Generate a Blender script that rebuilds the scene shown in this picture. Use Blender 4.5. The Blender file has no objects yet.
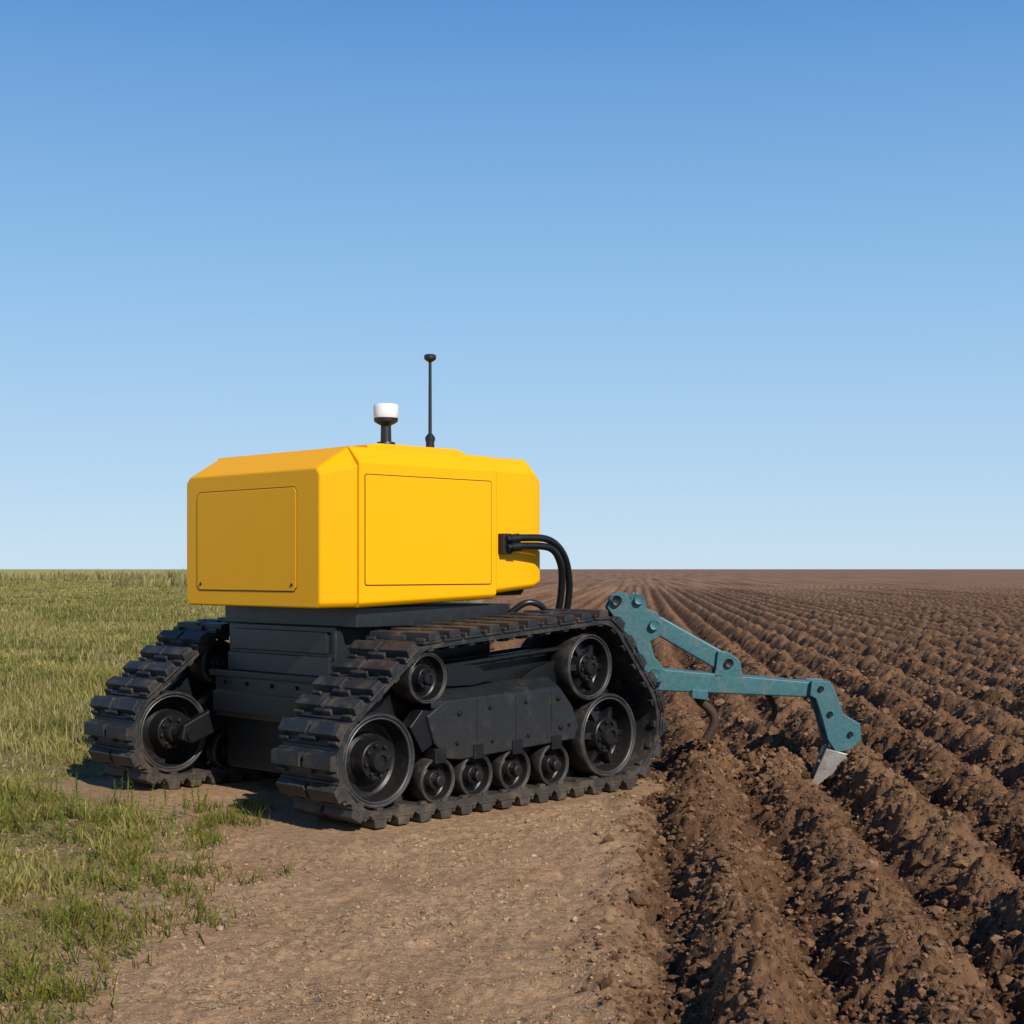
import bpy, math, random, bmesh
import numpy as np
from mathutils import Vector
random.seed(4); rng=np.random.default_rng(7)
sc=bpy.context.scene
R=math.radians

# ------------------------------------------------------------------ materials
def newmat(name):
    m=bpy.data.materials.new(name); m.use_nodes=True
    nt=m.node_tree; nt.nodes.clear()
    o=nt.nodes.new('ShaderNodeOutputMaterial'); b=nt.nodes.new('ShaderNodeBsdfPrincipled')
    nt.links.new(b.outputs[0],o.inputs[0])
    return m,nt,b
def N(nt,t,**k):
    n=nt.nodes.new(t)
    for a,v in k.items(): setattr(n,a,v)
    return n
def noise(nt,co,scale,detail=5,rough=.6):
    n=N(nt,'ShaderNodeTexNoise'); n.inputs['Scale'].default_value=scale
    n.inputs['Detail'].default_value=detail; n.inputs['Roughness'].default_value=rough
    nt.links.new(co,n.inputs['Vector']); return n.outputs['Fac']
def ramp(nt,fac,stops):
    r=N(nt,'ShaderNodeValToRGB'); e=r.color_ramp.elements
    while len(e)<len(stops): e.new(.5)
    for i,(p,c) in enumerate(stops):
        e[i].position=p; e[i].color=(*c,1) if len(c)==3 else c
    nt.links.new(fac,r.inputs[0]); return r.outputs[0]
def mix(nt,f,a,b,blend='MIX'):
    m=N(nt,'ShaderNodeMix',data_type='RGBA',blend_type=blend)
    for v,i in ((f,0),(a,6),(b,7)):
        if hasattr(v,'is_output'): nt.links.new(v,m.inputs[i])
        elif isinstance(v,(int,float)): m.inputs[i].default_value=v
        else: m.inputs[i].default_value=(*v,1)
    return m.outputs[2]
def mth(nt,op,a,b=0.0,c=None,clamp=False):
    m=N(nt,'ShaderNodeMath',operation=op); m.use_clamp=clamp
    for i,v in enumerate((a,b,c)):
        if v is None: continue
        if hasattr(v,'is_output'): nt.links.new(v,m.inputs[i])
        else: m.inputs[i].default_value=v
    return m.outputs[0]
def bump(nt,b,h,strength,dist):
    n=N(nt,'ShaderNodeBump'); n.inputs['Strength'].default_value=strength; n.inputs['Distance'].default_value=dist
    nt.links.new(h,n.inputs['Height']); nt.links.new(n.outputs[0],b.inputs['Normal'])
def dusty(name,base,rough,metal=0,dust=(.13,.09,.055),lo=.5,hi=.75,amt=.8,scale=5,zfade=None,coat=0,bstr=.15,bsc=60,bd=.004,var_=(.75,1.2),wear=None,spec=.5):
    m,nt,b=newmat(name)
    tc=N(nt,'ShaderNodeTexCoord').outputs['Object']
    n1=noise(nt,tc,scale,8,.65)
    f=ramp(nt,n1,[(lo,(0,0,0)),(hi,(amt,amt,amt))])
    if zfade:
        s=N(nt,'ShaderNodeSeparateXYZ'); nt.links.new(tc,s.inputs[0])
        mr=N(nt,'ShaderNodeMapRange'); mr.inputs[1].default_value=zfade[0]; mr.inputs[2].default_value=zfade[1]
        mr.inputs[3].default_value=zfade[2]; mr.inputs[4].default_value=0
        nt.links.new(s.outputs[2],mr.inputs[0])
        n3=noise(nt,tc,14,6,.7)
        f=mth(nt,'ADD',f,mth(nt,'MULTIPLY',mr.outputs[0],n3),clamp=True)
    var=noise(nt,tc,scale*4,4)
    bc=mix(nt,var,tuple(c*var_[0] for c in base),tuple(min(1,c*var_[1]) for c in base))
    if wear:
        e=ramp(nt,noise(nt,tc,24,10,.8),[(.60,(0,0,0)),(.68,(.8,.8,.8))])
        bc=mix(nt,e,bc,wear)
    nt.links.new(mix(nt,f,bc,dust),b.inputs['Base Color'])
    rr=mth(nt,'MULTIPLY_ADD',f,.4,rough); rr=mth(nt,'MULTIPLY_ADD',var,.12,rr,clamp=True)
    nt.links.new(rr,b.inputs['Roughness'])
    b.inputs['Metallic'].default_value=metal; b.inputs['Specular IOR Level'].default_value=spec
    b.inputs['Coat Weight'].default_value=coat; b.inputs['Coat Roughness'].default_value=.1
    bump(nt,b,noise(nt,tc,bsc,6),bstr,bd)
    return m
M={}
M['rubber']=dusty('track_rubber',(.013,.014,.0155),.50,dust=(.12,.083,.052),lo=.48,hi=.74,amt=.6,scale=7,zfade=(0,.45,.6),bstr=.5,bsc=45,bd=.006)
M['metal']=dusty('dark_metal',(.007,.0075,.0085),.38,metal=.1,dust=(.07,.05,.034),lo=.60,hi=.9,amt=.5,scale=6,zfade=(.0,.5,.2),spec=.4)
M['frame']=dusty('frame_paint',(.015,.016,.0175),.36,dust=(.10,.072,.048),lo=.55,hi=.85,amt=.45,scale=5,zfade=(.1,.7,.26),wear=(.07,.065,.06),bstr=.3,bsc=20,spec=.5)
M['wheel']=dusty('wheel_steel',(.011,.011,.012),.34,metal=.3,dust=(.10,.07,.045),lo=.54,hi=.85,amt=.5,scale=9,zfade=(0,.5,.25),wear=(.06,.055,.05))
M['rim']=dusty('worn_rim_steel',(.10,.10,.10),.33,metal=.6,dust=(.10,.07,.045),lo=.5,hi=.8,amt=.6,scale=9)
M['black']=dusty('black_plastic',(.010,.010,.011),.4,dust=(.05,.04,.03),lo=.7,hi=.95,amt=.3)
M['hose']=dusty('hose_rubber',(.008,.008,.009),.30,dust=(.05,.04,.03),lo=.65,hi=.95,amt=.3)
M['white']=dusty('white_plastic',(.78,.78,.76),.35,dust=(.5,.45,.38),lo=.6,hi=.95,amt=.3)
M['yellow']=dusty('yellow_paint',(.88,.395,.0002),.38,dust=(.56,.27,.005),lo=.58,hi=.98,amt=.28,scale=1.6,coat=.05,bstr=.012,bsc=300,bd=.001,var_=(.98,1.02),spec=.16)
M['teal']=dusty('teal_paint',(.048,.138,.150),.38,metal=.1,dust=(.15,.125,.10),lo=.50,hi=.74,amt=.55,scale=9,bstr=.35,var_=(.6,1.4),wear=(.22,.26,.26),spec=.45)
M['steel']=dusty('worn_steel',(.34,.325,.30),.42,metal=.5,dust=(.16,.10,.06),lo=.40,hi=.68,amt=.85,scale=10,bstr=.4)
M['rust']=dusty('rusty_steel',(.06,.035,.022),.55,metal=.4,dust=(.08,.048,.028),lo=.4,hi=.7,amt=.9,scale=12,bstr=.4)
M['gap']=dusty('panel_gap',(.05,.025,.001),.6,dust=(.05,.03,.01),amt=.2)

# ------------------------------------------------------------------ mesh helpers
def link(o,parent=None):
    sc.collection.objects.link(o)
    if parent: o.parent=parent
    return o
def mk(name,v,f,mat,parent=None,bevel=0,seg=2,smooth=False):
    me=bpy.data.meshes.new(name); me.from_pydata([tuple(p) for p in v],[],[tuple(q) for q in f]); me.update()
    bm=bmesh.new(); bm.from_mesh(me); bmesh.ops.recalc_face_normals(bm,faces=bm.faces); bm.to_mesh(me); bm.free()
    me.materials.append(M[mat] if isinstance(mat,str) else mat)
    o=link(bpy.data.objects.new(name,me),parent)
    if bevel:
        b=o.modifiers.new('b','BEVEL'); b.width=bevel; b.segments=seg; b.limit_method='ANGLE'; b.angle_limit=R(25)
        for p in me.polygons: p.use_smooth=True
        w=o.modifiers.new('w','WEIGHTED_NORMAL'); w.keep_sharp=True
    elif smooth:
        for p in me.polygons: p.use_smooth=True
    return o
def boxvf(x0,x1,y0,y1,z0,z1):
    v=[(x,y,z) for x in (x0,x1) for y in (y0,y1) for z in (z0,z1)]
    f=[(0,1,3,2),(4,6,7,5),(0,4,5,1),(2,3,7,6),(0,2,6,4),(1,5,7,3)]
    return v,f
def box(name,x0,x1,y0,y1,z0,z1,mat,parent=None,bevel=.006):
    return mk(name,*boxvf(x0,x1,y0,y1,z0,z1),mat,parent,bevel)
def prism(name,pts,y0,y1,mat,parent=None,bevel=.005):
    n=len(pts); v=[(x,y0,z) for x,z in pts]+[(x,y1,z) for x,z in pts]
    f=[tuple(range(n)),tuple(range(2*n-1,n-1,-1))]+[(i,(i+1)%n,n+(i+1)%n,n+i) for i in range(n)]
    return mk(name,v,f,mat,parent,bevel)
def lathe_vf(prof,cx,cz,n=48):
    v=[];f=[]
    for (y,r) in prof:
        for i in range(n):
            a=2*math.pi*i/n; v.append((cx+r*math.cos(a),y,cz+r*math.sin(a)))
    for k in range(len(prof)-1):
        for i in range(n):
            j=(i+1)%n; f.append((k*n+i,k*n+j,(k+1)*n+j,(k+1)*n+i))
    f.append(tuple(range(n))); f.append(tuple(range(len(prof)*n-1,(len(prof)-1)*n-1,-1)))
    return v,f
def join(parts):
    V=[];F=[]
    for v,f in parts:
        o=len(V); V+=list(v); F+=[tuple(i+o for i in q) for q in f]
    return V,F
def autosmooth(o,ang=35):
    me=o.data
    for p in me.polygons: p.use_smooth=True
    me.set_sharp_from_angle(angle=R(ang)); return o
def lathe(name,prof,cx,cz,mat,parent,n=48):
    return autosmooth(mk(name,*lathe_vf(prof,cx,cz,n),mat,parent))
def vlathe(name,prof,cx,cy,mat,parent,n=40):
    v,f=lathe_vf(prof,0,0,n); v=[(cx+a,cy+c,b) for a,b,c in v]
    return autosmooth(mk(name,v,f,mat,parent))
def catmull(P,n=10):
    P=[Vector(p) for p in P]; P=[P[0]*2-P[1]]+P+[P[-1]*2-P[-2]]; out=[]
    for i in range(1,len(P)-2):
        for k in range(n):
            t=k/n; a,b,c,d=P[i-1:i+3]
            out.append(.5*((2*b)+(c-a)*t+(2*a-5*b+4*c-d)*t*t+(3*b-a-3*c+d)*t**3))
    out.append(P[-2]); return out
def tube(name,P,r,mat,parent,n=14,smooth=True,k=10):
    pts=catmull(P,k) if smooth else [Vector(p) for p in P]
    v=[];f=[]; up=Vector((0,1,0))
    for i,p in enumerate(pts):
        t=(pts[min(i+1,len(pts)-1)]-pts[max(i-1,0)]).normalized()
        s=t.cross(up)
        if s.length<.05: s=t.cross(Vector((1,0,0)))
        s.normalize(); u=s.cross(t)
        for j in range(n):
            a=2*math.pi*j/n; v.append(p+r*(math.cos(a)*s+math.sin(a)*u))
    for i in range(len(pts)-1):
        for j in range(n):
            q=(j+1)%n; f.append((i*n+j,i*n+q,(i+1)*n+q,(i+1)*n+j))
    f.append(tuple(range(n))); f.append(tuple(range(len(v)-1,len(v)-n-1,-1)))
    return autosmooth(mk(name,v,f,mat,parent),50)
def fastmesh(name,V,F,mat,cols=None,attrs=None,smooth=False,parent=None):
    me=bpy.data.meshes.new(name); k=F.shape[1]
    me.vertices.add(len(V)); me.vertices.foreach_set('co',V.astype(np.float32).ravel())
    me.loops.add(F.size); me.loops.foreach_set('vertex_index',F.astype(np.int32).ravel())
    me.polygons.add(len(F)); me.polygons.foreach_set('loop_start',np.arange(0,F.size,k,dtype=np.int32))
    me.polygons.foreach_set('use_smooth',np.full(len(F),smooth,dtype=bool))
    me.update(calc_edges=True)
    if cols is not None:
        a=me.attributes.new('col','FLOAT_COLOR','POINT')
        c=np.ones((len(V),4),np.float32); c[:,:3]=cols; a.data.foreach_set('color',c.ravel())
    for n_,d in (attrs or {}).items():
        a=me.attributes.new(n_,'FLOAT','POINT'); a.data.foreach_set('value',d.astype(np.float32).ravel())
    me.materials.append(mat)
    return link(bpy.data.objects.new(name,me),parent)

# ------------------------------------------------------------------ numpy noise
def h2(ix,iy,seed):
    h=(ix.astype(np.int64)*374761393+iy.astype(np.int64)*668265263+seed*144269504)&0xffffffff
    h=((h^(h>>13))*1274126177)&0xffffffff
    h=((h^(h>>15))*2246822519)&0xffffffff
    return ((h^(h>>16))&0xffffff)/float(0xffffff)
def vn(x,y,seed=0):
    ix=np.floor(x);iy=np.floor(y);fx=x-ix;fy=y-iy
    fx=fx*fx*fx*(fx*(fx*6-15)+10);fy=fy*fy*fy*(fy*(fy*6-15)+10)
    a=h2(ix,iy,seed);b=h2(ix+1,iy,seed);c=h2(ix,iy+1,seed);d=h2(ix+1,iy+1,seed)
    return (a*(1-fx)+b*fx)*(1-fy)+(c*(1-fx)+d*fx)*fy
def fbm(x,y,seed=0,oc=4,g=.5):
    s=0;a=1;t=0
    for i in range(oc):
        s=s+a*vn(x+i*17.3,y-i*9.1,seed+i);t+=a;a*=g
        x,y=(x*.8-y*.6)*2.03,(x*.6+y*.8)*2.03
    return s/t
def billow(x,y,seed,oc=4,g=.6):
    s=0;a=1;t=0
    for i in range(oc):
        s=s+a*np.abs(2*vn(x+i*7.3,y-i*3.1,seed+i)-1)**.8;t+=a;a*=g
        x,y=(x*.8-y*.6)*2.1,(x*.6+y*.8)*2.1
    return s/t
def domes(x,y,cell,seed):
    x=x/cell;y=y/cell;ix=np.floor(x);iy=np.floor(y);out=np.zeros_like(x)
    for dx in (-1,0,1):
        for dy in (-1,0,1):
            jx=ix+dx;jy=iy+dy
            px=jx+h2(jx,jy,seed);py=jy+h2(jx,jy,seed+5);r=.25+.6*h2(jx,jy,seed+9)**1.6
            d=((x-px)**2+(y-py)**2)/(r*r)
            out=np.maximum(out,r*np.sqrt(np.clip(1-d,0,1)))
    return out*cell
def ss(a,b,x):
    t=np.clip((x-a)/(b-a),0,1); return t*t*(3-2*t)

P0=np.array([-0.816,8.62]); C45=math.sqrt(.5)
SLOPE=.085; SP=.60
def masks(X,Y):
    dx=X-P0[0];dy=Y-P0[1]; s=(dx+dy)*C45; t=(dy-dx)*C45
    foot=ss(-.75,-.35,s)*(1-ss(2.62,2.9,s))*ss(-.30,-.02,t)*(1-ss(2.8,3.1,t))
    w=X-SLOPE*Y
    edge=.34*(fbm(X*1.1,Y*1.1,31,3)-.5)+.26*(fbm(X*6,Y*6,33,3)-.5)
    far=ss(10.8,13.0,Y)
    wb=(1-far)*(w+.09+edge)+far*(X+1.35+edge)
    plow=ss(-.16,.26,wb)*(1-foot)
    g=-(X+1.64)+1.3*(fbm(X*.9,Y*.9,77,4)-.5)+1.0*(fbm(X*4,Y*4,78,4)-.5)
    grass=ss(-.30,.85,g)
    grass=grass*(1-foot)
    return plow,grass,foot,w
def height(X,Y):
    plow,grass,foot,w=masks(X,Y)
    fade=1-ss(90,170,Y)
    ww=w+.11*(fbm(X*.8,Y*.8,11,3)-.5)+.17*(fbm(X*3.2,Y*3.2,12,3)-.5)
    ph=2*np.pi*(ww-.40)/SP
    c=.5+.5*np.cos(ph)
    ridge=c**.9*(.48+.95*fbm(X*2.6,Y*2.6,14,3))
    h=plow*fade*(.20*ridge-.085)
    nearf=1-ss(25,60,Y)
    X2=X+.03*(vn(X*22,Y*22,3)-.5); Y2=Y+.03*(vn(X*22,Y*22,4)-.5)
    bl=billow(X*3.8,Y*3.8,141,6,.68)
    cl=domes(X2,Y2,.09,51)*.30+domes(X2,Y2,.045,56)*.5+domes(X2,Y2,.026,61)*.6
    cr=plow*nearf*(.155*(bl-.4)*(.6+.8*fbm(X*2,Y*2,19,2))+cl*(.5+fbm(X*3,Y*3,20,2))+.05*(fbm(X*9,Y*9,21,4)-.5))
    h=h+cr
    dirt=(1-plow)
    lump=ss(.42,.60,fbm(X*4,Y*4,27,4,.6))
    h=h+dirt*nearf*(.065*(fbm(X*2.0,Y*2.0,25,4,.6)-.5)+.036*(billow(X*6,Y*6,26,5,.68)-.4)+.45*domes(X2,Y2,.04,71)*lump)*(1-.7*foot)
    h=h+grass*.06*(fbm(X*1.2,Y*1.2,28,3)-.3)*(1-foot)*fade
    def gs(cx,cy,sx,sy): return np.exp(-((X-cx)/sx)**2-((Y-cy)/sy)**2)
    h=h-gs(2.14,10.62,.20,.30)*.07+gs(2.0,11.35,.30,.22)*.12+gs(1.62,11.05,.26,.35)*.10-gs(1.86,11.0,.12,.3)*.06+gs(2.45,10.95,.16,.3)*.09+gs(1.35,10.4,.2,.2)*.07
    return h-.008*foot

# ------------------------------------------------------------------ ground
ys=[-6.0]
while ys[-1]<3.6: ys.append(ys[-1]+.25)
while ys[-1]<110: ys.append(ys[-1]*1.0033)
while ys[-1]<9000: ys.append(ys[-1]*1.035)
ys=np.array(ys)
nc=1150
u=np.linspace(-1,1,nc); cs=.60*u+.57*u**5
YY,CC=np.meshgrid(ys,cs,indexing='ij'); XX=CC*(np.maximum(YY,3.6)+3.0)
Z=height(XX,YY); Z=np.where(YY<3,Z*0,Z)
pl,gr,ft,ww=masks(XX,YY)
nr=len(ys); idx=np.arange(nr*nc).reshape(nr,nc)
F=np.stack([idx[:-1,:-1],idx[:-1,1:],idx[1:,1:],idx[1:,:-1]],-1).reshape(-1,4)
V=np.stack([XX,YY,Z],-1).reshape(-1,3)
m,nt,b=newmat('ground_soil')
tc=N(nt,'ShaderNodeTexCoord').outputs['Object']
def attr(n):
    a=N(nt,'ShaderNodeAttribute',attribute_name=n); return a.outputs['Fac']
sx=N(nt,'ShaderNodeSeparateXYZ'); nt.links.new(tc,sx.inputs[0])
a1=noise(nt,tc,1.3,8,.65); a2=noise(nt,tc,18,6,.7); a3=noise(nt,tc,90,4,.7)
dirt=ramp(nt,a2,[(.28,(.235,.135,.068)),(.5,(.42,.262,.145)),(.72,(.56,.37,.22))])
dirt=mix(nt,ramp(nt,a1,[(.42,(0,0,0)),(.64,(.6,.6,.6))]),dirt,(.285,.165,.088))
dirt=mix(nt,ramp(nt,a3,[(.60,(0,0,0)),(.75,(.5,.5,.5))]),dirt,(.58,.42,.26))
soil=ramp(nt,a2,[(.3,(.075,.037,.018)),(.55,(.180,.094,.047)),(.78,(.29,.162,.088))])
soil=mix(nt,ramp(nt,a3,[(.62,(0,0,0)),(.8,(.5,.5,.5))]),soil,(.33,.20,.115))
wv=mth(nt,'MULTIPLY_ADD',sx.outputs[1],-SLOPE,sx.outputs[0])
cmb=N(nt,'ShaderNodeCombineXYZ'); nt.links.new(wv,cmb.inputs[0]); nt.links.new(mth(nt,'MULTIPLY',sx.outputs[1],.015),cmb.inputs[1])
st=noise(nt,cmb.outputs[0],1.1,6,.65)
soil=mix(nt,ramp(nt,st,[(.40,(0,0,0)),(.62,(.7,.7,.7))]),soil,(.25,.138,.073))
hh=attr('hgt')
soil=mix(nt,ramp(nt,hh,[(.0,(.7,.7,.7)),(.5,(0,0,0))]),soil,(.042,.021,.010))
soil=mix(nt,attr('far'),soil,ramp(nt,st,[(.38,(.125,.066,.036)),(.60,(.29,.168,.098))]))
grs=ramp(nt,a2,[(.3,(.11,.078,.032)),(.55,(.22,.17,.065)),(.8,(.37,.30,.15))])
gl=noise(nt,tc,.12,6,.6)
grs=mix(nt,mth(nt,'MULTIPLY',gl,.6),grs,(.26,.22,.075))
grs=mix(nt,attr('far'),grs,ramp(nt,noise(nt,tc,.05,6,.6),[(.35,(.25,.235,.07)),(.65,(.42,.36,.14))]))
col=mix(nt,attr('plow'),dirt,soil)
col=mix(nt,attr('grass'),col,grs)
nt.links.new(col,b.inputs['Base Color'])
b.inputs['Roughness'].default_value=.95; b.inputs['Specular IOR Level'].default_value=.1
hgt=mth(nt,'ADD',mth(nt,'MULTIPLY',a2,.6),mth(nt,'MULTIPLY',a3,.4))
bump(nt,b,hgt,1.0,.035)
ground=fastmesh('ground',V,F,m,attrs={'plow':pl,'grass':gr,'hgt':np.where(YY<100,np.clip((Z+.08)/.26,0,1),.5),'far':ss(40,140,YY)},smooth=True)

# ------------------------------------------------------------------ clods
def blobs(name,n,yr,cr,accept,size,mat,seed,colfun,sub=1,squash=.7):
    g=np.random.default_rng(seed)
    bm=bmesh.new(); bmesh.ops.create_icosphere(bm,subdivisions=sub,radius=1)
    bv=np.array([v.co[:] for v in bm.verts]); bf=np.array([[v.index for v in f.verts] for f in bm.faces]); bm.free()
    Y=np.exp(g.uniform(np.log(yr[0]),np.log(yr[1]),n)); X=g.uniform(cr[0],cr[1],n)*Y
    k=accept(X,Y,g); X=X[k];Y=Y[k]; n=len(X)
    Z=height(X,Y); S=size(g,n,Y)
    nb=len(bv); V=np.repeat(bv[None],n,0)
    V=V*(1+g.normal(0,.17,(n,nb,1)))
    V=V*g.uniform(.6,1.35,(n,1,3)); V[:,:,2]*=squash
    a=g.uniform(0,6.28,n); ca,sa=np.cos(a)[:,None],np.sin(a)[:,None]
    x=V[:,:,0]*ca-V[:,:,1]*sa; y=V[:,:,0]*sa+V[:,:,1]*ca
    V=np.stack([x,y,V[:,:,2]],-1)*S[:,None,None]
    V+=np.stack([X,Y,Z+S*.12],-1)[:,None]
    Fq=(bf[None]+(np.arange(n)*nb)[:,None,None]).reshape(-1,3)
    cols=np.repeat(colfun(g,n),nb,0)
    return fastmesh(name,V.reshape(-1,3),Fq,mat,cols=cols)
def colmat(name,rough=.9,bs=0,trans=0,spec=.15):
    m,nt,b=newmat(name); a=N(nt,'ShaderNodeAttribute',attribute_name='col')
    c=a.outputs['Color']
    if bs:
        tc=N(nt,'ShaderNodeTexCoord').outputs['Object']; nn=noise(nt,tc,bs,5,.7)
        c=mix(nt,1.0,c,ramp(nt,nn,[(.3,(.55,.55,.55)),(.7,(1.3,1.3,1.3))]),'MULTIPLY'); bump(nt,b,nn,1,.012)
    nt.links.new(c,b.inputs['Base Color']); b.inputs['Roughness'].default_value=rough
    b.inputs['Specular IOR Level'].default_value=spec
    if trans:
        o=[n for n in nt.nodes if n.type=='OUTPUT_MATERIAL'][0]
        t=N(nt,'ShaderNodeBsdfTranslucent'); nt.links.new(c,t.inputs[0]); ms=N(nt,'ShaderNodeMixShader'); ms.inputs[0].default_value=trans
        nt.links.new(b.outputs[0],ms.inputs[1]); nt.links.new(t.outputs[0],ms.inputs[2]); nt.links.new(ms.outputs[0],o.inputs[0])
    return m
mclod=colmat('soil_clod',bs=70)
def scol(g,n):
    k=g.uniform(0,1,(n,1)); return (1-k)*np.array([.10,.050,.025])+k*np.array([.27,.15,.082])
def dcol(g,n):
    k=g.uniform(0,1,(n,1)); return (1-k)*np.array([.26,.155,.082])+k*np.array([.52,.35,.21])
blobs('soil_clods',90000,(3.8,26),(-.15,.62),lambda X,Y,g: (masks(X,Y)[0]+g.uniform(-.45,.2,len(X))>.25)&(masks(X,Y)[2]<.3),lambda g,n,Y:np.minimum(.0040*np.exp(g.normal(.2,.6,n)),.026)*(1+Y/12),mclod,1,scol)
def nearplow(X,Y,g): return (np.exp(-((X-1.9)/.55)**2-((Y-10.95)/.55)**2)>g.uniform(0,1,len(X)))
blobs('thrown_clods',30000,(9.8,12.2),(.08,.30),nearplow,lambda g,n,Y:np.minimum(.010*np.exp(g.normal(.1,.6,n)),.04),mclod,5,scol,squash=.85)
blobs('dirt_crumbs',36000,(3.8,12),(-.42,.2),lambda X,Y,g:(masks(X,Y)[0]<.6)&(masks(X,Y)[2]<.3)&(fbm(X*2.5,Y*2.5,91)+g.uniform(-.2,.2,len(X))>.50),lambda g,n,Y:np.minimum(.0028*np.exp(g.normal(0,.5,n)),.010)*(1+Y/12),mclod,2,dcol)

# ------------------------------------------------------------------ grass / straw
def blades(name,X,Y,H,W,lean,cols,mat,seed,zoff=0):
    g=np.random.default_rng(seed); n=len(X); Z=height(X,Y)-.004+zoff
    a=g.uniform(0,6.28,n); la=g.uniform(0,6.28,n)
    dx,dy=np.cos(a)*W/2,np.sin(a)*W/2; lx,ly=np.cos(la)*lean*H,np.sin(la)*lean*H
    B=np.stack([X,Y,Z],-1); D=np.stack([dx,dy,0*dx],-1)
    up=np.sqrt(np.clip(1-lean**2*.8,.05,1))
    Mi=B+np.stack([lx*.35,ly*.35,H*.55*up],-1); T=B+np.stack([lx,ly,H*up],-1)
    V=np.stack([B-D,B+D,Mi-D*.8,Mi+D*.8,T],1).reshape(-1,3)
    o=(np.arange(n)*5)[:,None,None]; F=(np.array([[0,1,3],[0,3,2],[2,3,4]])[None]+o).reshape(-1,3)
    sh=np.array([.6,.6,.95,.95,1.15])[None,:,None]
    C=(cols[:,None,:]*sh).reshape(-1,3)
    return fastmesh(name,V,F,mat,cols=C)
mgrass=colmat('grass_blades',rough=.55,trans=.35,spec=.2)
g=np.random.default_rng(11); n=560000
Y=np.exp(g.uniform(np.log(3.8),np.log(260),n)); X=g.uniform(-.62,.02,n)*Y-.3
pm,gm,fm,_=masks(X,Y)
cl=fbm(X*2.0,Y*2.0,95,4)
dens=np.where(Y<12,.05+.95*ss(.45,.61,cl),.30+.70*ss(.38,.58,cl))
k=(g.uniform(0,1,n)<gm**1.3*dens)&(fm<.05)&(pm<.3)
X=X[k];Y=Y[k];gm=gm[k];n=len(X)
patch=fbm(X*.55,Y*.35,97,4); dry=np.clip(.12+ss(.38,.62,patch)*.6+g.uniform(-.30,.55,n)+.05*ss(12,60,Y),0,1)[:,None]
gc=(1-dry)*np.array([.130,.152,.018])+dry*np.array([.39,.315,.10]); gc*=g.uniform(.7,1.3,(n,1))*(.65+.65*fbm(X*1.1,Y*.8,103,3))[:,None]
Hh=(.035+.10*fbm(X*1.5,Y*1.5,98,3)**1.5*1.5)*g.uniform(.35,1.25,n)*(1+.45*ss(9,16,Y))*(.45+.55*gm)
Wd=.0032*(1+Y/5.5)*g.uniform(.6,1.4,n)
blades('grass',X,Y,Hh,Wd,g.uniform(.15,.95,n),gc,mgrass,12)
g=np.random.default_rng(13); n=34000
Y=np.exp(g.uniform(np.log(8),np.log(220),n)); X=g.uniform(-.62,.0,n)*Y-.3
pm,gm,fm,_=masks(X,Y); k=(gm>.8)&(fm<.05)&(pm<.2)&(fbm(X*.6,Y*.6,99)>.44)&(Y>11.5); X=X[k];Y=Y[k];n=len(X)
gc=np.array([.48,.39,.17])*g.uniform(.6,1.15,(n,1))
blades('dry_grass_stalks',X,Y,g.uniform(.10,.26,n),.003*(1+Y/7)*np.ones(n),g.uniform(.05,.5,n),gc,mgrass,14)
g=np.random.default_rng(17); n=9000
Y=g.uniform(120,300,n); X=g.uniform(-.60,-.14,n)*Y; k=fbm(X*.16,Y*.02,111,5)+g.uniform(-.1,.1,n)>.52; X=X[k];Y=Y[k];n=len(X)
blades('tall_weeds',X,Y,g.uniform(.7,1.75,n)*(.35+1.1*fbm(X*.35,Y*.03,112,4)),g.uniform(.10,.35,n),g.uniform(.05,.7,n),np.array([.30,.26,.10])*g.uniform(.6,1.3,(n,1)),mgrass,18)
g=np.random.default_rng(15); n=42000
Y=np.exp(g.uniform(np.log(3.8),np.log(12),n)); X=g.uniform(-.5,.14,n)*Y
pm,gm,fm,_=masks(X,Y); k=(pm<.3)&(fm<.4)&(g.uniform(0,1,n)<.04+.9*ss(.48,.65,fbm(X*2.5,Y*2.5,101))*ss(.4,-1.6,X)+.6*gm)
X=X[k];Y=Y[k];n=len(X); L=g.uniform(.008,.045,n); a=g.uniform(0,6.28,n); W=g.uniform(.001,.0026,n)*(1+Y/10)
Z=height(X,Y)+.004; ex,ey=np.cos(a)*L/2,np.sin(a)*L/2; qx,qy=-np.sin(a)*W/2,np.cos(a)*W/2
dz=g.uniform(-.25,.25,n)*L
V=np.stack([np.stack([X+i*ex+j*qx,Y+i*ey+j*qy,Z+i*dz/2+abs(dz)/2],-1) for i,j in ((-1,-1),(1,-1),(1,1),(-1,1))],1).reshape(-1,3)
F=np.arange(n*4).reshape(-1,4)
sc_=np.array([.50,.37,.21])*g.uniform(.4,1.05,(n,1))
fastmesh('straw_litter',V,F,colmat('straw'),cols=np.repeat(sc_,4,0))
def tufts(name,centres,seed,nb=45,hr=(.04,.12),spread=.06,col=(.11,.155,.018)):
    g=np.random.default_rng(seed); X=[];Y=[];H=[]
    for (cx,cy,sz) in centres:
        k=int(nb*sz); X.append(cx+g.normal(0,spread*sz,k)); Y.append(cy+g.normal(0,spread*sz,k)); H.append(g.uniform(*hr,k)*(.6+.4*sz))
    X=np.concatenate(X);Y=np.concatenate(Y);H=np.concatenate(H); n=len(X)
    c=np.array(col)*g.uniform(.6,1.5,(n,1)); c[:,0]*=g.uniform(.8,1.9,n)
    blades(name,X,Y,H,g.uniform(.004,.008,n),g.uniform(.2,.95,n),c,mgrass,seed+1)
cen=[]
for i in range(110):
    y=math.exp(random.uniform(math.log(4.3),math.log(9.6))); x=-1.5-abs(random.gauss(0,.6))
    cen.append((x,y,random.uniform(.3,1.3)))
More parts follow.
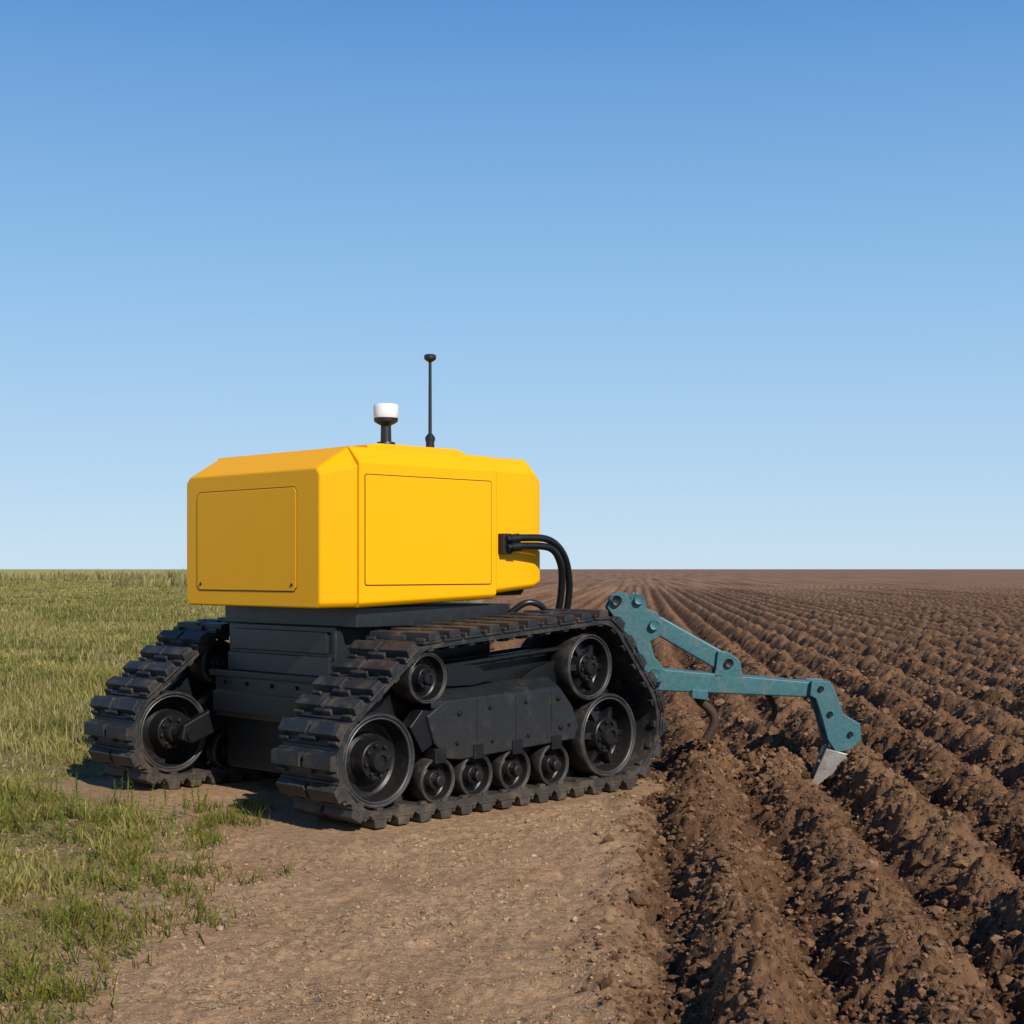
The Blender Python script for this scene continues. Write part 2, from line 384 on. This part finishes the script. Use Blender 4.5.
cen+=[(-1.45,6.2,2.0),(-1.62,6.0,1.8),(-1.3,6.35,1.0),(-1.55,5.3,1.3),(-1.75,5.6,2),(-1.25,7.2,.8),(-1.1,7.35,.4),(-1.38,6.6,.8),(-1.5,6.9,1.0)]
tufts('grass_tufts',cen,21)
wv_=[];wf_=[];wc_=[]
g=np.random.default_rng(23)
def leaf(p,d,L,W,c):
    d=Vector(d).normalized(); s=d.cross(Vector((0,0,1))); s=s.normalized() if s.length>.01 else Vector((1,0,0))
    o=len(wv_); m_=p+d*L*.5
    wv_.extend([p,m_+s*W/2,p+d*L+Vector((0,0,-.15*L)),m_-s*W/2]); wf_.append((o,o+1,o+2,o+3)); wc_.extend([c]*4)
for i in range(95):
    y=float(g.uniform(7.9,9.5)) if i<72 else float(g.uniform(5,8)); x=float(g.uniform(-3.1,-1.85)) if i<72 else float(-1.6-abs(g.normal(0,.4)))
    z=float(height(np.array([x]),np.array([y]))[0]); H=float(g.uniform(.08,.26))
    lean=Vector((g.normal(0,.12),g.normal(0,.12),1)); c=np.array([.14,.18,.022])*g.uniform(.7,1.4)
    p0=Vector((x,y,z)); leaf(p0,lean,H*1.02,.010,c)
    for k in range(int(H/.012)):
        f=(k+1)/(H/.012+1); a=g.uniform(0,6.28)
        leaf(p0+lean*H*f,(math.cos(a),math.sin(a),.7),float(g.uniform(.02,.045))*(1.1-.6*f),.010,c*g.uniform(.8,1.3))
fastmesh('weeds',np.array([tuple(v) for v in wv_]),np.array(wf_),mgrass,cols=np.array(wc_))

# ------------------------------------------------------------------ robot
rob=link(bpy.data.objects.new('tracked_field_robot',None)); rob.location=(P0[0],P0[1],0); rob.rotation_euler=(0,0,R(45))
def hullpath(circs,n=400):
    pts=[]
    for cx,cz,r in circs:
        for i in range(180):
            a=2*math.pi*i/180; pts.append((cx+r*math.cos(a),cz+r*math.sin(a)))
    pts=sorted(set(pts))
    def half(p):
        h=[]
        for q in p:
            while len(h)>1 and (h[-1][0]-h[-2][0])*(q[1]-h[-2][1])-(h[-1][1]-h[-2][1])*(q[0]-h[-2][0])<=0: h.pop()
            h.append(q)
        return h[:-1]
    h=np.array(half(pts)+half(pts[::-1])); c=np.vstack([h,h[:1]])
    d=np.r_[0,np.cumsum(np.hypot(*np.diff(c,axis=0).T))]; L=d[-1]; s=np.linspace(0,L,n,endpoint=False)
    return np.stack([np.interp(s,d,c[:,0]),np.interp(s,d,c[:,1])],-1),L
PAD=.062
circ=[(.10,.39,.39-PAD),(2.25,.44,.44-PAD),(2.02,.90,.325-PAD),(.50,.85,.27-PAD)]
path,L=hullpath(circ,480)
def frames(path):
    t=np.roll(path,-2,0)-np.roll(path,2,0); t/=np.linalg.norm(t,axis=1,keepdims=True)
    return t,np.stack([t[:,1],-t[:,0]],-1)
T_,N_=frames(path)
def track(y0,y1,tag):
    W=y1-y0
    n=len(path); th=.034; v=[];f=[]
    for i in range(n):
        o=path[i]; q=path[i]-N_[i]*th
        v+=[(o[0],y0+.012,o[1]),(o[0],y1-.012,o[1]),(q[0],y1-.012,q[1]),(q[0],y0+.012,q[1])]
    for i in range(n):
        j=(i+1)%n
        for k in range(4): f.append((i*4+k,i*4+(k+1)%4,j*4+(k+1)%4,j*4+k))
    autosmooth(mk('belt_'+tag,v,f,'rubber',rob),40)
    npad=40; parts=[]
    for k in range(npad):
        i=int(k*n/npad); p=path[i];t=T_[i];nn=N_[i]
        def blk(a0,a1,b0,b1,h0,h1,tp=.012,sk=0.0):
            vv=[]
            for yy in (a0,a1):
                sh=sk*(yy-(y0+W/2))
                for (aa,hh_) in ((b0,h0),(b1,h0),(b1-tp,h1),(b0+tp,h1)):
                    q=p+t*(aa+sh)+nn*hh_; vv.append((q[0],yy,q[1]))
            parts.append((vv,[(0,1,2,3),(7,6,5,4),(0,4,5,1),(1,5,6,2),(2,6,7,3),(3,7,4,0)]))
        j=random.uniform(-.004,.002); a_=random.uniform(-.005,.005); j2=random.uniform(-.004,.002)
        blk(y0,y1,-.076,.076,-.004,.014,.004)
        blk(y0-.004+a_,y0+W*.47,-.062,.038,.012,PAD+j,.010)
        blk(y0+W*.53,y1+.004+a_,-.062,.038,.012,PAD+j2,.010)
        blk(y0+W*.36,y0+W*.64,-.012,.062,.012,PAD-.016,.008)
        blk(y0+.004,y0+W*.16,.044,.072,.012,.034,.006)
        blk(y1-W*.16,y1-.004,.044,.072,.012,.034,.006)
        blk(y0+W*.44,y0+W*.56,-.03,.03,-.085,-.026,-.008)
        blk(y0+.02,y0+.06,-.022,.022,-.052,-.026,-.006)
        blk(y1-.06,y1-.02,-.022,.022,-.052,-.026,-.006)
    mk('tread_pads_'+tag,*join(parts),'rubber',rob,bevel=.004,seg=1)
    def wheel(cx,cz,r,nm,lugs=8,wd=.17,spokes=0,deep=.14):
        for face,sg,ys_ in (('a',1,y0+.04),('b',-1,y1-.04)):
            k=r/.29; D=deep*k
            pr=[(wd,r*.55),(wd,r*.93),(.03,r*.945),(.01,r*.93),(.008,r*.90),(.03,r*.87),(D*.9,r*.82),(D,r*.76),(D,r*.60),(D*.8,r*.50),(.045*k,r*.44),(.020*k,r*.42),(.015*k,r*.40),(.018*k,r*.27),(-.022*k,r*.245),(-.034*k,r*.22),(-.036*k,r*.13),(-.020*k,r*.11),(-.020*k,r*.02)]
            parts=[lathe_vf([(ys_+sg*a,b_) for a,b_ in pr],cx,cz,56)]
            for q in range(lugs):
                a=2*math.pi*q/lugs+.2
                parts.append(lathe_vf([(ys_+sg*.05*k,r*.045),(ys_+sg*(-.004),r*.045),(ys_+sg*(-.006),r*.03)],cx+r*.335*math.cos(a),cz+r*.335*math.sin(a),8))
            if spokes:
                for q in range(spokes):
                    a=2*math.pi*q/spokes; ca,sa=math.cos(a),math.sin(a); vv=[]
                    for rr,hw,dd in ((r*.40,.024,.05),(r*.88,.014,.085)):
                        for s_ in (-1,1):
                            for dp in (dd,D*1.05/k):
                                vv.append((cx+ca*rr-sa*hw*s_,ys_+sg*dp*k,cz+sa*rr+ca*hw*s_))
                    parts.append((vv,[(0,1,3,2),(4,6,7,5),(0,4,5,1),(2,3,7,6),(0,2,6,4),(1,5,7,3)]))
            autosmooth(mk(f'{nm}_{tag}_{face}',*join(parts),'wheel',rob),30)
            ringp=[(ys_+sg*.012,r*.885),(ys_+sg*.000,r*.895),(ys_+sg*(-.002),r*.915),(ys_+sg*.004,r*.935),(ys_+sg*.03,r*.94)]
            vv,ff=lathe_vf(ringp,cx,cz,56); ff=ff[:-2]
            mk(f'{nm}_rim_{tag}_{face}',vv,ff,'rim',rob,smooth=True)
            vv,ff=lathe_vf([(ys_+sg*.010,r*.935),(ys_+sg*(-.006),r*.955),(ys_+sg*(-.008),r*1.0),(ys_+sg*.004,r*1.03),(ys_+sg*wd*.95,r*1.03),(ys_+sg*wd,r*.98)],cx,cz,56)
            mk(f'{nm}_tyre_{tag}_{face}',vv,ff[:-2],'rubber',rob,smooth=True)
    wheel(.10,.385,.27,'drive_wheel',spokes=0)
    wheel(2.12,.375,.275,'rear_wheel',spokes=6)
    wheel(1.93,.845,.215,'upper_sprocket',spokes=6)
    wheel(.48,.845,.15,'idler',6)
    for i,cx in enumerate((.56,.88,1.22,1.58)):
        wheel(cx,.225,.135,f'roller{i}',5,wd=.10)
        tube(f'roller_axle{i}_{tag}',[(cx,y0+.10,.225),(cx,y1-.10,.225)],.035,'metal',rob,smooth=False)
    for i,(cx,cz) in enumerate(((.10,.385),(2.12,.375),(1.93,.845),(.48,.845))):
        tube(f'axle{i}_{tag}',[(cx,y0+.10,cz),(cx,y1-.10,cz)],.05,'metal',rob,smooth=False)
    for face,sg,ys_ in (('a',1,y0+.02),('b',-1,y1-.02)):
        pl_=[(.46,.62),(.60,.70),(.72,.71),(1.62,.73),(1.74,.60),(1.80,.46),(1.76,.38),(.74,.335),(.62,.35),(.52,.45)]
        prism(f'frame_cover_{tag}_{face}',pl_,ys_,ys_+sg*.10,'frame',rob,.012)
        vv=[(.50,ys_+sg*.01,.70),(1.62,ys_+sg*.01,.735),(1.66,ys_+sg*.17,.80),(.54,ys_+sg*.17,.765),(.50,ys_+sg*.01,.66),(1.62,ys_+sg*.01,.70),(1.66,ys_+sg*.17,.72),(.54,ys_+sg*.17,.70)]
        mk(f'cover_shelf_{tag}_{face}',vv,[(0,1,2,3),(4,7,6,5),(0,4,5,1),(1,5,6,2),(2,6,7,3),(3,7,4,0)],'frame',rob,.006)
        prism(f'cover_rib_{tag}_{face}',[(.34,.56),(.44,.66),(.52,.64),(.52,.44),(.44,.40)],ys_+sg*.02,ys_+sg*.12,'metal',rob,.008)
        for i,cx in enumerate((.88,1.22,1.55)):
            prism(f'cover_strap{i}_{tag}_{face}',[(cx-.012,.40),(cx+.012,.40),(cx+.012,.70),(cx-.012,.70)],ys_-sg*.006,ys_+sg*.01,'frame',rob,.003)
        parts=[]
        for (cx,cz,r) in ((.72,.62,.018),(.98,.64,.014),(1.30,.655,.014),(1.60,.66,.018),(.70,.44,.014),(1.0,.43,.012),(1.32,.44,.012),(1.62,.47,.018),(1.70,.48,.012)):
            parts.append(lathe_vf([(ys_+sg*.01,r),(ys_-sg*.010,r),(ys_-sg*.013,r*.7)],cx,cz,10))
        for cx in (.56,.88,1.22,1.58):
            parts.append(boxvf(cx-.045,cx+.045,min(ys_-sg*.008,ys_+sg*.09),max(ys_-sg*.008,ys_+sg*.09),.33,.42))
            parts.append(lathe_vf([(ys_+sg*.03,.036),(ys_-sg*.014,.036),(ys_-sg*.020,.022)],cx,.225,14))
        mk(f'frame_bolts_{tag}_{face}',*join(parts),'wheel',rob,bevel=.004,seg=1)
        prism(f'idler_arm_{tag}_{face}',[(.42,.88),(.52,.92),(.98,.90),(1.15,.80),(.95,.77),(.50,.78)],ys_+sg*.12,ys_+sg*.16,'metal',rob,.006)
        prism(f'sprocket_arm_{tag}_{face}',[(1.98,.93),(1.86,.93),(1.50,.84),(1.35,.76),(1.62,.70),(2.0,.78)],ys_+sg*.14,ys_+sg*.18,'metal',rob,.006)
        tube(f'tension_rod_{tag}_{face}',[(.62,ys_+sg*.14,.89),(1.75,ys_+sg*.14,.97)],.016,'metal',rob,smooth=False)
    ins=.17; core=[tuple(path[i]-N_[i]*ins) for i in range(0,480,12)]
    prism(f'undercarriage_core_{tag}',core,y0+.24,y1-.24,'metal',rob,.01)
    prism(f'lower_core_{tag}',[(.45,.30),(1.8,.30),(1.8,.66),(.5,.62)],y0+.15,y1-.15,'metal',rob,.01)
track(0,.55,'near'); track(2.18,2.73,'far')

box('pedestal_cap',.42,1.78,.64,2.08,1.13,1.262,'frame',rob,.01)
box('pedestal',.38,1.72,.80,1.97,.80,1.135,'frame',rob,.012)
box('pedestal_plate',.355,.385,.86,1.90,.96,1.10,'frame',rob,.006)
box('pedestal_strip',.350,.385,.83,1.94,.815,.94,'frame',rob,.006)
box('chassis',.30,2.05,.66,2.02,.50,.805,'frame',rob,.015)
box('chassis_flange',.27,.34,.62,2.05,.775,.815,'metal',rob,.005)
box('front_bumper',.24,.31,.74,1.96,.54,.68,'metal',rob,.01)
box('belly_shade_box',.42,1.95,.64,2.06,.14,.51,'metal',rob,.02)  # dark box added so the space between the tracks stays in shade
for i,(a,c) in enumerate(((.62,.72),(1.45,.72))):
    box(f'cross_member{i}',a,a+.26,.36,2.37,c-.18,c+.04,'metal',rob,.01)
tube('drive_shaft',[(.10,.3,.385),(.10,.66,.385)],.06,'metal',rob,smooth=False)
tube('drive_shaft_far',[(.12,2.0,.385),(.10,2.43,.385)],.05,'metal',rob,smooth=False)
prism('drive_housing_near',[(.0,.28),(.20,.26),(.60,.30),(.60,.62),(.40,.62),(.02,.49)],.58,.68,'metal',rob,.012)
prism('drive_arm_far',[(.04,.35),(.14,.32),(.60,.50),(.60,.62),(.50,.64),(.06,.45)],2.02,2.08,'metal',rob,.012)
for t in (.8,1.1,1.37,1.65,1.9):
    tube(f'chassis_bolt_{t}',[(.31,t,.735),(.285,t,.735)],.014,'wheel',rob,smooth=False)
box('fuel_box',.60,1.55,.60,.80,.86,1.05,'frame',rob,.012)

def loft(name,st,mat='yellow',bevel=.012):
    v=[];f=[]
    for (s,t0,t1,zb,zs,zt,c) in st:
        cb=.03; c0,c1=c if isinstance(c,tuple) else (c,c)
        v+=[(s,t0+cb,zb),(s,t1-cb,zb),(s,t1,zb+cb),(s,t1,zs),(s,t1-c1,zt),(s,t0+c0,zt),(s,t0,zs),(s,t0,zb+cb)]
    for i in range(len(st)-1):
        for k in range(8): f.append((i*8+k,i*8+(k+1)%8,(i+1)*8+(k+1)%8,(i+1)*8+k))
    f.append(tuple(range(8))); f.append(tuple(range(len(v)-1,len(v)-9,-1)))
    return mk(name,v,f,mat,rob,bevel,3)
T0,T1=.551,2.179
zb=lambda s:1.255+.035*(s-.18)
loft('body_front',[(.175,T0+.15,T1+.00,zb(.18),2.085,2.125,(.03,.045)),(.362,T0,T1+.005,zb(.36),2.14,2.262,(.10,.14))])
loft('body_middle',[(.368,T0-.004,T1+.004,zb(.36)-.004,2.165,2.266,.10),(1.557,T0-.004,T1+.004,zb(1.56)-.004,2.165,2.266,.10)])
loft('body_rear',[(1.563,T0+.004,T1-.004,zb(1.56)+.03,2.165,2.262,.10),(1.93,T0+.004,T1-.004,zb(1.9)+.05,2.165,2.262,.10),(2.015,T0+.03,T1-.03,zb(1.98)+.07,2.10,2.19,.08)])
loft('body_core',[(.30,T0+.08,T1-.08,1.30,2.10,2.2,.1),(1.9,T0+.08,T1-.08,1.32,2.10,2.2,.1)],'gap',.0)
def rpoly(a0,a1,b0,b1,c):
    return [(a0+c,b0),(a1-c,b0),(a1,b0+c),(a1,b1-c),(a1-c,b1),(a0+c,b1),(a0,b1-c),(a0,b0+c)]
ty=T0-.004
prism('side_panel_seam',rpoly(.408,1.505,1.395,2.092,.012),ty-.0015,ty+.01,'gap',rob,0)
prism('side_panel',rpoly(.414,1.499,1.401,2.086,.009),ty-.005,ty+.01,'yellow',rob,.003)
def fprism(name,pts,x0,x1,mat,bevel):
    n=len(pts); v=[(x0,y,z) for y,z in pts]+[(x1,y,z) for y,z in pts]
    f=[tuple(range(n)),tuple(range(2*n-1,n-1,-1))]+[(i,(i+1)%n,n+(i+1)%n,n+i) for i in range(n)]
    return mk(name,v,f,mat,rob,bevel)
fprism('front_panel_seam',rpoly(.925,2.045,1.355,2.02,.03),.1735,.185,'gap',0)
fprism('front_panel',rpoly(.931,2.039,1.361,2.014,.027),.170,.185,'yellow',.003)
parts=[]
for (t,z) in ((.975,1.40),(1.995,1.40)):
    v,f=lathe_vf([(.175,.011),(.166,.011),(.165,.006)],0,0,12); parts.append(([(b_,t+a,z+c) for a,b_,c in v],f))
mk('panel_screws',*join(parts),'black',rob)
tz=2.262
loft('sensor_plinth',[(.60,.74,1.20,tz-.02,tz+.012,tz+.03,.02),(.68,.72,1.22,tz-.02,tz+.03,tz+.045,.02),(1.36,.72,1.22,tz-.02,tz+.03,tz+.045,.02),(1.46,.74,1.20,tz-.02,tz+.01,tz+.025,.02)])
A=(.88,.90); z0=tz+.043
vlathe('gnss_mast',[(z0,.075),(z0+.012,.075),(z0+.016,.062),(z0+.030,.058),(z0+.034,.036),(z0+.14,.034),(z0+.15,.055),(z0+.165,.078),(z0+.185,.080),(z0+.19,.05)],*A,'black',rob)
vlathe('gnss_antenna',[(z0+.188,.078),(z0+.194,.082),(z0+.268,.082),(z0+.278,.077),(z0+.281,.05),(z0+.282,.005)],*A,'white',rob)
Bp=(1.27,.90)
vlathe('whip_base',[(z0,.052),(z0+.012,.05),(z0+.016,.030),(z0+.05,.028),(z0+.07,.034),(z0+.085,.034),(z0+.11,.016)],*Bp,'black',rob)
vlathe('whip_mast',[(z0+.1,.0125),(z0+.60,.0105)],*Bp,'black',rob,12)
vlathe('whip_head',[(z0+.595,.012),(z0+.61,.035),(z0+.618,.041),(z0+.640,.041),(z0+.647,.03)],*Bp,'black',rob,20)
box('hose_manifold',1.575,1.66,.50,.57,1.60,1.74,'black',rob,.008)
for i,(dz,dt,ds) in enumerate(((.0,0,0),(-.055,-.01,-.085))):
    tube(f'hydraulic_hose{i}',[(1.60,.50+dt,1.70+dz),(1.74,.47+dt,1.712+dz),(1.95,.44+dt,1.70+dz),(2.10+ds*.6,.44+dt,1.60+dz*.8),(2.19+ds,.47+dt,1.42),(2.22+ds,.52,1.22),(2.21+ds,.60,.98)],.025,'hose',rob)
    tube(f'hose_fitting{i}',[(1.63,.497+dt,1.70+dz),(1.70,.482+dt,1.708+dz)],.034,'metal',rob,smooth=False)
tube('return_hose',[(1.70,.60,1.18),(1.80,.50,1.27),(1.92,.46,1.23),(2.0,.50,1.1)],.022,'hose',rob)
box('hitch_beam',1.9,2.80,.68,.88,.58,.74,'metal',rob,.01)
box('hitch_crosshead',2.66,2.80,.42,1.0,.52,.80,'metal',rob,.01)
box('hitch_tower',2.70,2.78,.50,.66,.78,1.20,'metal',rob,.01)

# ------------------------------------------------------------------ plow
plo=link(bpy.data.objects.new('chisel_plow',None)); plo.location=(0,10.9,0)
K=137.6
def q(px,py): return ((px-512)/K,1.5-(py-569)/K)
def pp(L): return [q(*p) for p in L]
def plate(name,L,y0,y1,mat='teal',bevel=.006): return prism(name,pp(L),y0,y1,mat,plo,bevel)
tower=[(606,607),(613,594),(624,592),(628,600),(634,592),(642,596),(645,608),(655,612),(661,624),(657,636),(648,640),(652,655),(662,668),(661,680),(646,682),(640,660),(632,640),(620,628)]
plate('hitch_plate_left',tower,.13,.17); plate('hitch_plate_right',tower,-.17,-.13)
for i,(x,y) in enumerate(((615,600),(637,599),(652,624),(653,672))):
    X_,Z_=q(x,y); lathe(f'hitch_pin{i}',[(-.20,.02),(-.205,.034),(-.175,.038),(-.17,.03),(.17,.03),(.175,.038),(.205,.034),(.2,.02)],X_,Z_,'teal' if i else 'wheel',plo,20)
plate('upper_arm',[(650,617),(660,616),(724,652),(729,665),(720,672),(655,634)],-.07,.07,bevel=.014)
plate('arm_lug_a',[(716,650),(728,652),(738,660),(741,676),(712,676),(714,668)],-.10,-.07)
plate('arm_lug_b',[(716,650),(728,652),(738,660),(741,676),(712,676),(714,668)],.07,.10)
X_,Z_=q(727,662); lathe('arm_pin',[(-.12,.015),(-.125,.03),(-.102,.032),(.102,.032),(.125,.03)],X_,Z_,'wheel',plo,18)
plate('main_beam',[(646,669),(660,668),(822,682),(824,697),(660,690),(646,688)],-.10,.10,bevel=.012)
plate('lower_link',[(640,655),(650,652),(662,672),(658,686),(644,684)],-.12,.12,bevel=.01)
leg=[(808,679),(826,680),(833,694),(839,712),(846,716),(856,722),(857,738),(846,748),(832,750),(824,738),(818,715),(812,697),(806,694)]
plate('shank_plate_a',leg,-.14,-.102); plate('shank_plate_b',leg,.102,.14)
plate('shank',[(816,695),(829,694),(840,722),(847,742),(836,762),(826,758),(830,744),(822,720)],-.05,.05)
for i,(x,y) in enumerate(((817,687),(846,732),(826,712))):
    X_,Z_=q(x,y); lathe(f'shank_bolt{i}',[(-.155,.012),(-.16,.018),(-.138,.020),(.138,.020),(.16,.018)],X_,Z_,'wheel',plo,12)
bl=pp([(822,746),(846,752),(838,763),(825,774),(808,787),(806,783),(814,764)])
prism('share',bl,-.155,-.132,'steel',plo,.008)
prism('share_rear',[(x+.01,z) for x,z in bl],-.02,.02,'steel',plo,.008)
def tine(name,L,y,r):
    tube(name,[(q(*p)[0],y,q(*p)[1]) for p in L],r,'rust',plo,n=10)
tine('curved_tine_a',[(694,690),(700,700),(712,712),(714,724),(706,740)],.0,.034)
tine('curved_tine_b',[(768,692),(776,704),(778,716),(770,730)],.16,.022)
plate('tine_clamp',[(690,688),(706,689),(706,699),(690,697)],-.115,.115)
mk('cross_bar',*boxvf(q(700,0)[0]-.04,q(700,0)[0]+.04,-.07,.55,q(0,686)[1]-.035,q(0,686)[1]+.02),'teal',plo,.006)
mk('cross_bar_rear',*boxvf(q(785,0)[0]-.10,q(785,0)[0]+.14,-.07,.25,q(0,686)[1]-.045,q(0,686)[1]+.0),'teal',plo,.006)

# ------------------------------------------------------------------ camera / light
cam=bpy.data.cameras.new('camera'); co=link(bpy.data.objects.new('camera',cam)); co.location=(0,0,1.5); co.rotation_euler=(R(90),0,0)
cam.sensor_width=36; cam.lens=36*1500/1024; cam.shift_y=57/1024; cam.clip_end=20000; cam.clip_start=.05
sc.camera=co
el=36; d=Vector((.53*math.cos(R(el)),-.848*math.cos(R(el)),math.sin(R(el)))).normalized()
L_=bpy.data.lights.new('sun','SUN'); L_.energy=5.0; L_.angle=R(.5); L_.color=(1,.95,.86)
lo=link(bpy.data.objects.new('sun',L_)); lo.rotation_euler=d.to_track_quat('Z','Y').to_euler(); lo.location=(5,-5,10)
w=bpy.data.worlds.new('World'); sc.world=w; w.use_nodes=True; nt=w.node_tree
bg=nt.nodes['Background']; sky=nt.nodes.new('ShaderNodeTexSky'); sky.sky_type='NISHITA'; sky.sun_disc=False
sky.sun_elevation=R(el); sky.sun_rotation=math.atan2(d.x,d.y); sky.air_density=1.0; sky.dust_density=.3; sky.ozone_density=2.0
tcw=nt.nodes.new('ShaderNodeTexCoord'); sp=nt.nodes.new('ShaderNodeSeparateXYZ'); nt.links.new(tcw.outputs['Generated'],sp.inputs[0])
S=.10
def srgb(c): return tuple(((v/255)/12.92 if v/255<.04045 else ((v/255+.055)/1.055)**2.4) for v in c)
rp=ramp(nt,sp.outputs[2],[(0,srgb((198,224,244))),(.05,srgb((182,214,242))),(.18,srgb((146,193,236))),(.355,srgb((90,150,214))),(.6,srgb((42,90,165))),(1,srgb((22,58,125)))])
vm=nt.nodes.new('ShaderNodeVectorMath'); vm.operation='SCALE'; nt.links.new(rp,vm.inputs[0]); vm.inputs[3].default_value=1/S
mx=mix(nt,.9,sky.outputs[0],vm.outputs[0])
nt.links.new(mx,bg.inputs[0]); bg.inputs[1].default_value=S
sc.view_settings.view_transform='Standard'; sc.view_settings.look='None'; sc.view_settings.exposure=0
